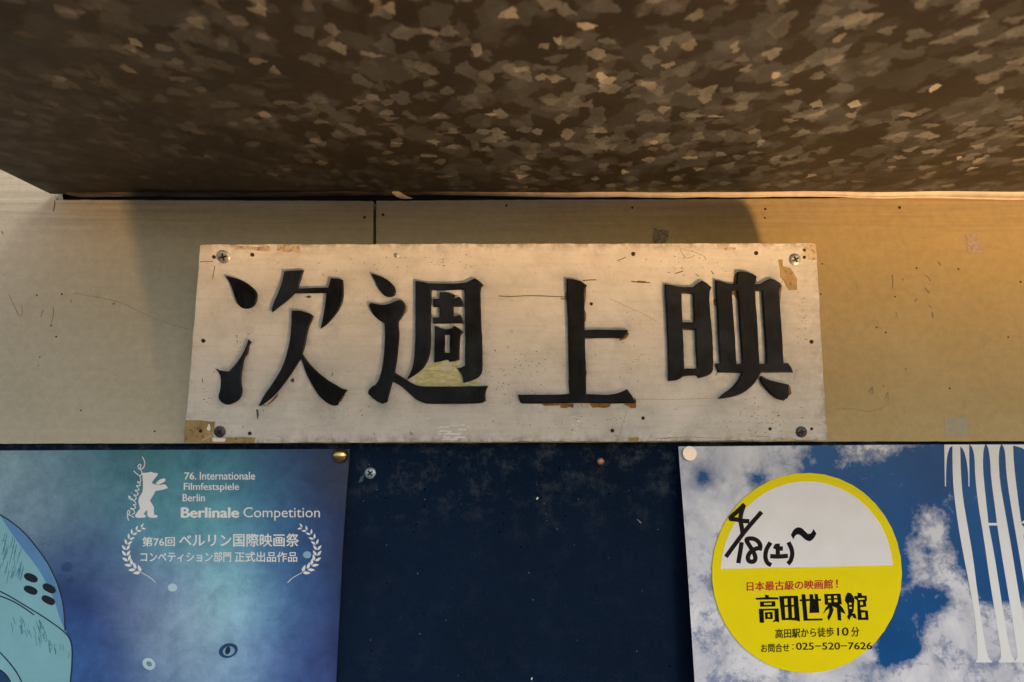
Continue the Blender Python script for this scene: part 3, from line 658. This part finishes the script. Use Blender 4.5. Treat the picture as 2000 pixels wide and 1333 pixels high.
art = flat('rounded_form', [kp((-915, 420), (-600, 330), (-350, 310), (-150, 340), (0, 410), (70, 455), (140, 515), (210, 600), (270, 690), (320, 800), (350, 920), (360, 1050), (385, 1095), (398, 1160), (395, 1260), (388, 1333), (380, 1600), (340, 2000), (200, 2400), (-915, 2400))], PL, T_, M['paleblue'], lpst, .2)
flat('blue_shade', [kp((0, 412), (70, 460), (140, 520), (208, 604), (266, 692), (316, 802), (346, 922), (356, 1040), (330, 980), (300, 880), (255, 780), (200, 690), (120, 590), (50, 490))], PL, T_ * 2.2, M['midblue'], art, .15)
flat('dark_corner', [kp((-500, 1250), (-300, 1200), (-40, 1240), (10, 1270), (50, 1310), (75, 1350), (110, 1600), (0, 1800), (-300, 1850), (-500, 1700))], PL, T_ * 2.2, M['deepblue'], art, .15)
strokes('outline', [kp((-150, 330), (0, 410), (70, 455), (140, 515), (210, 600), (270, 690), (320, 800), (350, 920), (360, 1050)), kp((0, 830), (60, 862), (140, 910), (230, 965), (310, 1020), (360, 1060), (388, 1100), (398, 1160), (395, 1260), (388, 1340), (380, 1600)),
                    kp((-20, 850), (60, 880), (130, 920), (190, 962)), kp((0, 1165), (50, 1220), (95, 1280), (125, 1340)), kp((0, 1262), (35, 1290), (60, 1330))], 2.6, PL, T_ * 3, M['line'], art)
for cx, cy, a_ in ((172, 757, 24), (272, 815, 28), (170, 825, 22), (268, 880, 26)):
    c, s_ = math.cos(R(a_)), math.sin(R(a_)); pts = []
    for t in range(22):
        u, v = 40 * math.cos(t * 2 * math.pi / 22), 21 * math.sin(t * 2 * math.pi / 22); u = math.copysign(abs(u / 40) ** .7 * 40, u)
        pts.append((cx + u * c - v * s_, cy + u * s_ + v * c))
    flat('dark_spot', [kp(*pts)], PL, T_ * 3, plain('spot_black', (.006, .010, .016), .5), art, .15, 0, .5)
hl = []; hr = random.Random(3)
for _ in range(46):
    x = hr.uniform(-5, 135); y = 470 + x * .9 + hr.uniform(-10, 250)
    if y < 740 - .1 * x: hl.append(kp((x, y), (x - 3, y + hr.uniform(15, 35)), (x - 14, y + hr.uniform(40, 80))))
for _ in range(26):
    x = hr.uniform(60, 250); y = 900 + (x - 60) * .55 + hr.uniform(0, 110); hl.append(kp((x, y), (x + 8, y + 25), (x + 12, y + hr.uniform(35, 60))))
for _ in range(12):
    x = hr.uniform(260, 380); y = hr.uniform(1090, 1180); hl.append(kp((x, y), (x + 4, y + 18), (x + 2, y + 32)))
strokes('hatching', hl, 1.0, PL, T_ * 2.5, M['hatch'], art)['kind'] = 'stuff'
def ell(cx, cy, rx, ry, n=26, rot=0):
    c, s_ = math.cos(rot), math.sin(rot)
    return [(cx + rx * math.cos(2 * math.pi * k / n) * c - ry * math.sin(2 * math.pi * k / n) * s_, cy + rx * math.cos(2 * math.pi * k / n) * s_ + ry * math.sin(2 * math.pi * k / n) * c) for k in range(n)]
flat('pale_ring', [ell(291, 1297, 13, 11, rot=.6), ell(291.5, 1297, 6, 4.5, rot=.6)], PL, T_, M['ring'], lpst, .2, 0)
flat('dark_ring', [ell(446, 1271, 19, 14, rot=-.3), ell(447, 1272, 12, 9, rot=-.3)], PL, T_, M['deepblue'], lpst, .2, 0)
flat('dark_ring', [ell(445, 1271, 5, 8, rot=.3)], PL, T_, M['line'], lpst, .2, 0)
flat('soft_dot', [ell(600, 1084, 8, 7)], PL, T_, M['bulb'], lpst, .2, 0); flat('soft_dot', [ell(337, 1148, 9, 8)], PL, T_, M['ring'], lpst, .2, 0)
for cx, cy, rx in ((131, 1108, 11), (137, 1135, 7)): flat('dark_blot', [ell(cx, cy, rx, rx * .85)], PL, T_, plain('blot_print', (.03, .07, .18), .5, 0, .3, 200), lpst, .2, 0, 1.5)
kb = Z(230, 880, 8.888)
flat('bear_emblem', [kb((425, 400), (440, 388), (490, 392), (560, 375), (590, 372), (620, 390), (690, 395), (700, 412), (685, 440), (650, 480), (620, 520), (590, 565), (640, 590), (720, 608), (790, 590), (820, 590), (850, 620), (872, 655), (800, 680), (700, 700), (655, 705), (640, 740), (600, 810), (560, 870), (590, 920), (635, 990), (625, 1060), (635, 1115), (690, 1130), (692, 1150), (670, 1170), (560, 1170), (515, 1130), (515, 1040), (490, 1050), (450, 1105), (480, 1125), (490, 1145), (470, 1168), (340, 1175), (300, 1145), (300, 1125), (390, 1010), (370, 940), (358, 880), (370, 820), (410, 760), (440, 700), (440, 560), (430, 450)),
                     kb((660, 580), (690, 540), (740, 500), (810, 485), (830, 500), (825, 540), (770, 568), (730, 590), (715, 600))], PL, T_, M['white'], lpst, .25)
strokes('script_lettering', [kb((190, 1220), (170, 1150), (172, 1065), (195, 1042), (212, 1075), (190, 1120), (215, 1125), (285, 1170)), kb((250, 1110), (290, 1090), (285, 1050), (255, 1015), (225, 1000), (240, 1025), (290, 1012), (312, 985), (272, 945), (315, 940), (305, 900), (265, 860), (205, 800), (192, 800), (215, 845), (290, 865), (322, 815), (275, 775), (345, 775), (350, 735), (300, 695), (368, 690), (355, 650), (325, 610), (382, 615), (388, 585), (348, 562), (352, 540), (392, 560), (398, 490), (378, 450)),
                             kb((278, 355), (330, 405), (385, 440), (415, 415), (412, 350), (365, 320), (355, 280), (380, 240), (405, 262), (385, 315), (440, 312), (468, 240), (458, 170), (425, 110)), kb((242, 740), (248, 748))], 1.9, PL, T_, M['white'], lpst, .1)
kt = Z(220, 860, 4.1667)
def tl(s, x0, x1, y0, y1, bold, dy=0): text('lettering', s, kt((x0, y1))[0], kt((x1, y1 + dy))[0], (y1 - y0) / 4.1667, PL, T_, M['white'], lpst, bold)
tl('76.', 585, 683, 262, 321, .022); tl('Internationale', 710, 1160, 258, 323, .012)
tl('Filmfestspiele', 580, 1030, 348, 424, .012); tl('Berlin', 570, 752, 438, 499, .012)
tl('Berlinale', 556, 1030, 546, 633, .034); tl('Competition', 1065, 1687, 546, 655, 0)
tl('第76回', 243, 508, 788, 866, .014, -2); tl('ベルリン国際映画祭', 542, 1517, 760, 868, .018)
tl('コンペティション部門', 228, 965, 908, 992, .012); tl('正式出品作品', 995, 1503, 908, 992, .012)
cl = [(258, 702), (215, 720), (168, 757), (130, 815), (110, 885), (112, 945), (135, 1000), (180, 1045), (245, 1085)]
def laurel(mir):
    f = (lambda p: (1775 - p[0], p[1])) if mir else (lambda p: p)
    pl = []
    for i in range(len(cl) - 1):
        for t in range(6): pl.append(Vector(cl[i]).lerp(Vector(cl[i + 1]), t / 6))
    pl.append(Vector(cl[-1])); L = [0]
    for a, b_ in zip(pl, pl[1:]): L.append(L[-1] + (b_ - a).length)
    def at(s):
        for i in range(len(pl) - 1):
            if L[i + 1] >= s: return pl[i].lerp(pl[i + 1], (s - L[i]) / (L[i + 1] - L[i])), (pl[i + 1] - pl[i]).normalized()
        return pl[-1], (pl[-1] - pl[-2]).normalized()
    spl = []; n = 11
    for k in range(n):
        s = L[-1] * (k + .6) / n; p, d = at(s); d = -d; nn = Vector((d.y, -d.x)); ln = 40 + 26 * k / n; wd = 8 + 6 * k / n
        for sd in (1, -1):
            e = (d * .86 + nn * sd * .62).normalized(); m = Vector((e.y, -e.x)); q0 = p + nn * sd * 3
            leaf = [q0, q0 + e * ln * .3 + m * wd, q0 + e * ln * .65 + m * wd * .8, q0 + e * ln, q0 + e * ln * .65 - m * wd * .8, q0 + e * ln * .3 - m * wd]
            spl.append(kt(*[f(v) for v in leaf]))
    o = flat('laurel_branch', spl, PL, T_, M['white'], lpst, .22)
    strokes('stem', [kt(*[f(q) for q in ((235, 1078), (270, 1098), (315, 1125), (350, 1160))])], 1.2, PL, T_, M['white'], o, .15)
laurel(False); laurel(True)

# right-hand poster: clouds and tall stretched title
a_r = R(2.0)
PR = Plane((0, -.0005, WALL.at(1500, 872).z), (0, -1, .05))
blue = [(1478, 934, 15, .8), (1373, 935, 17, .72), (1600, 893, 22, 1.0), (1598, 915, 26, .9), (1660, 970, 40, 1.1), (1720, 950, 34, 1.0), (1765, 955, 38, 1.1), (1805, 925, 34, 1.1), (1835, 905, 22, 1.0), (1640, 1000, 34, 1.0), (1700, 1000, 38, 1.0), (1740, 1040, 30, .9), (1755, 1090, 22, .6), (1760, 1120, 18, .6),
        (1772, 1190, 28, 1.0), (1800, 1178, 22, .9), (1830, 1165, 20, .8), (1755, 1230, 28, 1.0), (1755, 1270, 26, 1.0), (1785, 1245, 22, .9), (1735, 1290, 16, .7), (1815, 1085, 10, .5), (1860, 930, 40, 1.3), (1900, 960, 40, 1.3), (1950, 930, 50, 1.5), (1995, 960, 50, 1.5), (1885, 1010, 22, 1.0), (1905, 1045, 26, 1.1), (1930, 1080, 36, 1.2), (1970, 1060, 40, 1.3), (1990, 1120, 30, 1.1), (1945, 1140, 26, 1.0), (1910, 1110, 18, .8), (1925, 1160, 10, .5), (1990, 1010, 50, 1.2), (2100, 980, 120, 1.5)]
def cloud_col(x, y):
    bank = max(0, min(1, (y - (1190 - .10 * (x - 1840))) / 60)) * max(0, min(1, (x - 1790) / 60))
    v = sum(a * math.exp(-((x - cx) ** 2 + (y - cy) ** 2) / (2 * (s * .95) ** 2)) for cx, cy, s, a in blue)
    g = max(0, min(1, (1560 - x) / 200)) * max(0, min(1, (1100 - y) / 220 + .3))
    return (min(.98, v) * (1 - bank) - .25 * bank, g, 0)
def mat_clouds():
    b = NB('cloud_print'); s = b.n('SeparateColor', {'Color': b.n('Attribute', attribute_name='print').outputs['Color']})
    quiet = b.math('MULTIPLY_ADD', s.outputs[1], -.62, 1.0)
    n1 = b.math('MULTIPLY_ADD', b.noise(46, 12, .70, dist=.3), 2.6, -1.3)
    n2 = b.math('MULTIPLY_ADD', b.noise(170, 10, .74, dist=.4), 1.5, -.75)
    d = b.math('ADD', s.outputs[0], b.math('MULTIPLY', b.math('ADD', n1, n2), quiet))
    sky_ = b.mix(b.ramp(b.noise(20, 3), .3, .7), (.001, .066, .235), (.003, .105, .34))
    f = b.ramp(d, .34, .70)
    cl_ = b.mix(b.ramp(b.noise(34, 10, .64, dist=.6), .36, .64), (.52, .53, .62), (.84, .84, .89))
    cl_ = b.mix(b.ramp(d, -.35, .30), cl_, (.30, .34, .48))
    cl_ = b.mix(b.math('MULTIPLY', s.outputs[1], b.ramp(b.noise(26, 9, .62, dist=.8), .42, .70)), cl_, (.40, .45, .56))
    return b.fin(b.mix(f, cl_, sky_), .35, 0, .16)
rpst = thing('film_poster', 'film poster of white clouds in deep blue sky with tall stretched white title', 'poster', PR.at(1800, 1720))
sheet('paper', [(1325, 872.5), (2700, 862), (2720, 1720), (1382, 1720)], PR, rpst, mat_clouds(), cloud_col, nx=220, ny=130, curl=lambda x, y: .003 * max(0, (1388 - x) / 55) ** 2 * max(0, min(1, (y - 905) / 200)))
kz = Z(1820, 850, 2.76)
ti = []
ti.append(kz((66, 52), (200, 52), (202, 278), (197, 278), (195, 200), (185, 130), (170, 80), (152, 60), (155, 200), (165, 330), (190, 480), (220, 650), (245, 850), (270, 1030), (290, 1150), (305, 1205), (325, 1222), (325, 1226), (235, 1226), (237, 1218), (246, 1205), (243, 1100), (230, 970), (200, 800), (170, 650), (140, 480), (120, 330), (112, 230), (110, 60), (95, 68), (82, 110), (76, 180), (75, 278), (70, 278)))
flat('title_letter', ti, PR, T_, M['title'], rpst, .25)
flat('title_letter', [kz((203, 52), (286, 52), (277, 80), (274, 150), (278, 230), (304, 474), (350, 474), (345, 430), (318, 230), (315, 150), (305, 75), (294, 52), (372, 52), (363, 75), (359, 130), (365, 250), (395, 420), (430, 620), (462, 820), (490, 980), (520, 1150), (530, 1200), (545, 1226), (440, 1226), (452, 1213), (462, 1190), (455, 1150), (435, 1000), (410, 850), (375, 640), (352, 488), (306, 488), (335, 640), (360, 800), (385, 960), (410, 1110), (430, 1190), (448, 1213), (438, 1226), (360, 1226), (360, 1222), (372, 1200), (370, 1150), (350, 1030), (330, 900), (305, 740), (280, 560), (250, 380), (232, 220), (230, 120), (218, 68))], PR, T_, M['title'], rpst, .25)
flat('title_letter', [kz((378, 52), (560, 52), (640, 120), (640, 420), (560, 480), (700, 1200), (720, 1226), (640, 1226), (600, 1100), (500, 500), (478, 476), (497, 458), (540, 440), (560, 300), (540, 120), (500, 75), (437, 56), (440, 150), (470, 400), (497, 570), (540, 850), (590, 1150), (600, 1226), (548, 1226), (530, 1000), (497, 800), (470, 640), (420, 350), (400, 200), (395, 100), (388, 70))], PR, T_, M['title'], rpst, .25)

# round date sticker stuck on the cloud poster
SK = Plane(PR.p0 + PR.n * .0009, PR.n)
st = thing('round_sticker', 'round yellow and white paper sticker with a handwritten date, on the cloud poster', 'sticker', SK.at(1577, 1315))
def arc(rx, ry, a0, a1, n=40, cx=1576, cy=1119.5): return [(cx + rx * math.cos(R(a0 + (a1 - a0) * k / n)), cy + ry * math.sin(R(a0 + (a1 - a0) * k / n))) for k in range(n + 1)]
flat('disc', [arc(185.5, 195.5, 0, 351, 40)], SK, -.0006, M['yellow'], st, .0006 / MPP, 0, .5)
flat('white_field', [arc(168.5, 179, 182.6, 355.2, 48)], SK, T_, M['stickerwhite'], st, .2, 0)
kh = Z(1380, 960, 7.692)
SKT = T_ * 2.4
hw = [kh((570, 195), (490, 275), (358, 402), (430, 420), (560, 445), (640, 450)), kh((560, 200), (520, 330), (508, 430), (530, 560), (540, 640)), kh((825, 310), (640, 520), (520, 670), (400, 830), (288, 985)), kh((525, 765), (505, 900), (475, 1080)),
      kh((795, 890), (805, 815), (770, 750), (700, 712), (620, 712), (600, 740), (640, 810), (690, 890), (730, 980), (720, 1040), (680, 1058), (630, 1040), (620, 980), (660, 910), (720, 870), (785, 850)),
      kh((960, 768), (900, 870), (882, 980), (910, 1070), (970, 1108)), kh((1065, 785), (1068, 880), (1068, 980)), kh((1008, 825), (1090, 855), (1145, 860)), kh((955, 972), (1070, 980), (1220, 968)), kh((1228, 765), (1272, 860), (1285, 950), (1260, 1040), (1220, 1090))]
strokes('handwritten_date', hw, 8.6, SK, SKT, M['marker'], st, .06)
flat('wave_mark', [kh((1265, 655), (1300, 580), (1360, 538), (1420, 545), (1480, 600), (1520, 640), (1560, 635), (1590, 600), (1605, 565), (1648, 635), (1610, 710), (1550, 752), (1490, 735), (1430, 680), (1390, 648), (1350, 650), (1320, 680), (1302, 722))], SK, SKT, M['ink'], st, .2)
ks = Z(1430, 1110, 6.6667)
UPV = (-.05, -1)
def tx(s, lb_, rb_, h, mat, bold): text('lettering', s, ks(lb_)[0], ks(rb_)[0], h / 6.6667, SK, T_, M[mat], st, bold, up=(-.02, -1))
tx('日本最古級の映画館', (190, 300), (1312, 268), 124, 'red', .022); tx('！', (1352, 255), (1378, 253), 106, 'red', .02)
tx('高田駅から徒歩', (562, 916), (1326, 890), 124, 'ink', .016); tx('10', (1368, 880), (1516, 878), 106, 'ink', .012); tx('分', (1550, 893), (1655, 890), 128, 'ink', .016)
tx('お問合せ', (376, 1098), (745, 1090), 112, 'ink', .016); tx(':', (786, 1060), (800, 1060), 70, 'ink', .01); tx('025−520−7626', (832, 1064), (1822, 1058), 94, 'ink', .012)
big = []
def q(*p): big.append(ks(*p))
# heavy cinema lettering, five characters
q((425, 345), (475, 352), (475, 378), (600, 380), (600, 408), (310, 412), (308, 385), (428, 380)); q((362, 435), (560, 430), (562, 500), (365, 503)); q((412, 455), (412, 477), (515, 474), (515, 452))
q((345, 530), (602, 525), (612, 705), (570, 695), (520, 705), (555, 668), (550, 550), (408, 553), (415, 712), (358, 712)); q((425, 575), (525, 570), (530, 662), (430, 664)); q((462, 598), (464, 640), (494, 638), (492, 596))
q((612, 365), (855, 358), (868, 520), (882, 697), (830, 682), (740, 675), (645, 678)); q((675, 398), (680, 482), (722, 480), (718, 395)); q((768, 393), (772, 478), (802, 476), (798, 390)); q((684, 508), (692, 650), (732, 648), (725, 505)); q((774, 503), (780, 646), (812, 645), (804, 500))
q((903, 340), (950, 340), (958, 402), (1010, 400), (1005, 338), (1050, 340), (1058, 400), (1078, 398), (1070, 335), (1115, 338), (1120, 398), (1158, 400), (1155, 425), (1122, 426), (1135, 580), (1005, 585), (1012, 428), (962, 430), (982, 658), (1175, 655), (1175, 680), (930, 686), (908, 432), (880, 432), (878, 408), (905, 405))
q((1198, 338), (1410, 332), (1428, 470), (1400, 474), (1440, 520), (1478, 598), (1420, 575), (1412, 540), (1420, 685), (1375, 675), (1362, 520), (1300, 495), (1320, 540), (1300, 600), (1258, 685), (1238, 640), (1265, 560), (1262, 520), (1215, 560), (1183, 598), (1210, 530), (1248, 480), (1206, 474)); q((1242, 365), (1245, 395), (1285, 393), (1282, 362)); q((1322, 360), (1325, 392), (1368, 390), (1365, 358)); q((1248, 415), (1250, 448), (1290, 446), (1288, 413)); q((1326, 410), (1328, 444), (1372, 442), (1370, 408))
q((1505, 315), (1548, 328), (1575, 370), (1590, 400), (1560, 395), (1548, 375), (1590, 430), (1580, 560), (1560, 590), (1600, 590), (1620, 660), (1585, 650), (1560, 615), (1540, 640), (1525, 680), (1495, 635), (1512, 600), (1498, 470), (1478, 440), (1466, 420), (1475, 370)); q((1520, 452), (1522, 478), (1556, 476), (1554, 450)); q((1525, 505), (1528, 530), (1560, 528), (1558, 503))
q((1632, 320), (1685, 325), (1688, 358), (1750, 358), (1755, 428), (1740, 425), (1745, 500), (1668, 512), (1672, 545), (1765, 552), (1775, 675), (1635, 675), (1628, 420), (1592, 395), (1585, 365), (1635, 360)); q((1640, 392), (1642, 412), (1725, 410), (1722, 388)); q((1664, 440), (1668, 482), (1704, 478), (1700, 436)); q((1680, 580), (1685, 645), (1735, 642), (1730, 576))
flat('cinema_name_lettering', big, SK, T_, M['ink'], st, .25, 0)

# push pins holding the posters
def pin(x, y, r_, surf, mat, label, dome):
    r_ *= MPP; p = surf.at(x, y, .0004)
    prof = [(r_ * .5, -.0004), (r_ * .95, .0006), (r_, .0012)] + ([(r_ * .93, .0021), (r_ * .75, .0030), (r_ * .45, .0036), (0, .0038)] if dome else [(r_ * .985, .0015), (r_ * .94, .00165), (0, .00165)])
    o = obj('push_pin', lathe(prof, p, surf.n, 40), mat, loc=p)
    if not dome:
        for f in o.data.polygons: f.use_smooth = False
    return tag(o, label, 'pin', 'pins holding the posters')
pin(665.5, 890, 14.5, PL, M['gold'], 'domed brass pin at the upper right corner of the blue bear poster', True)
pin(1345.5, 886, 13.8, PR, M['peach'], 'flat pin with painted-in peach reflection at the upper left corner of the cloud poster', False)  # bright reflection on the disc is put into its base colour
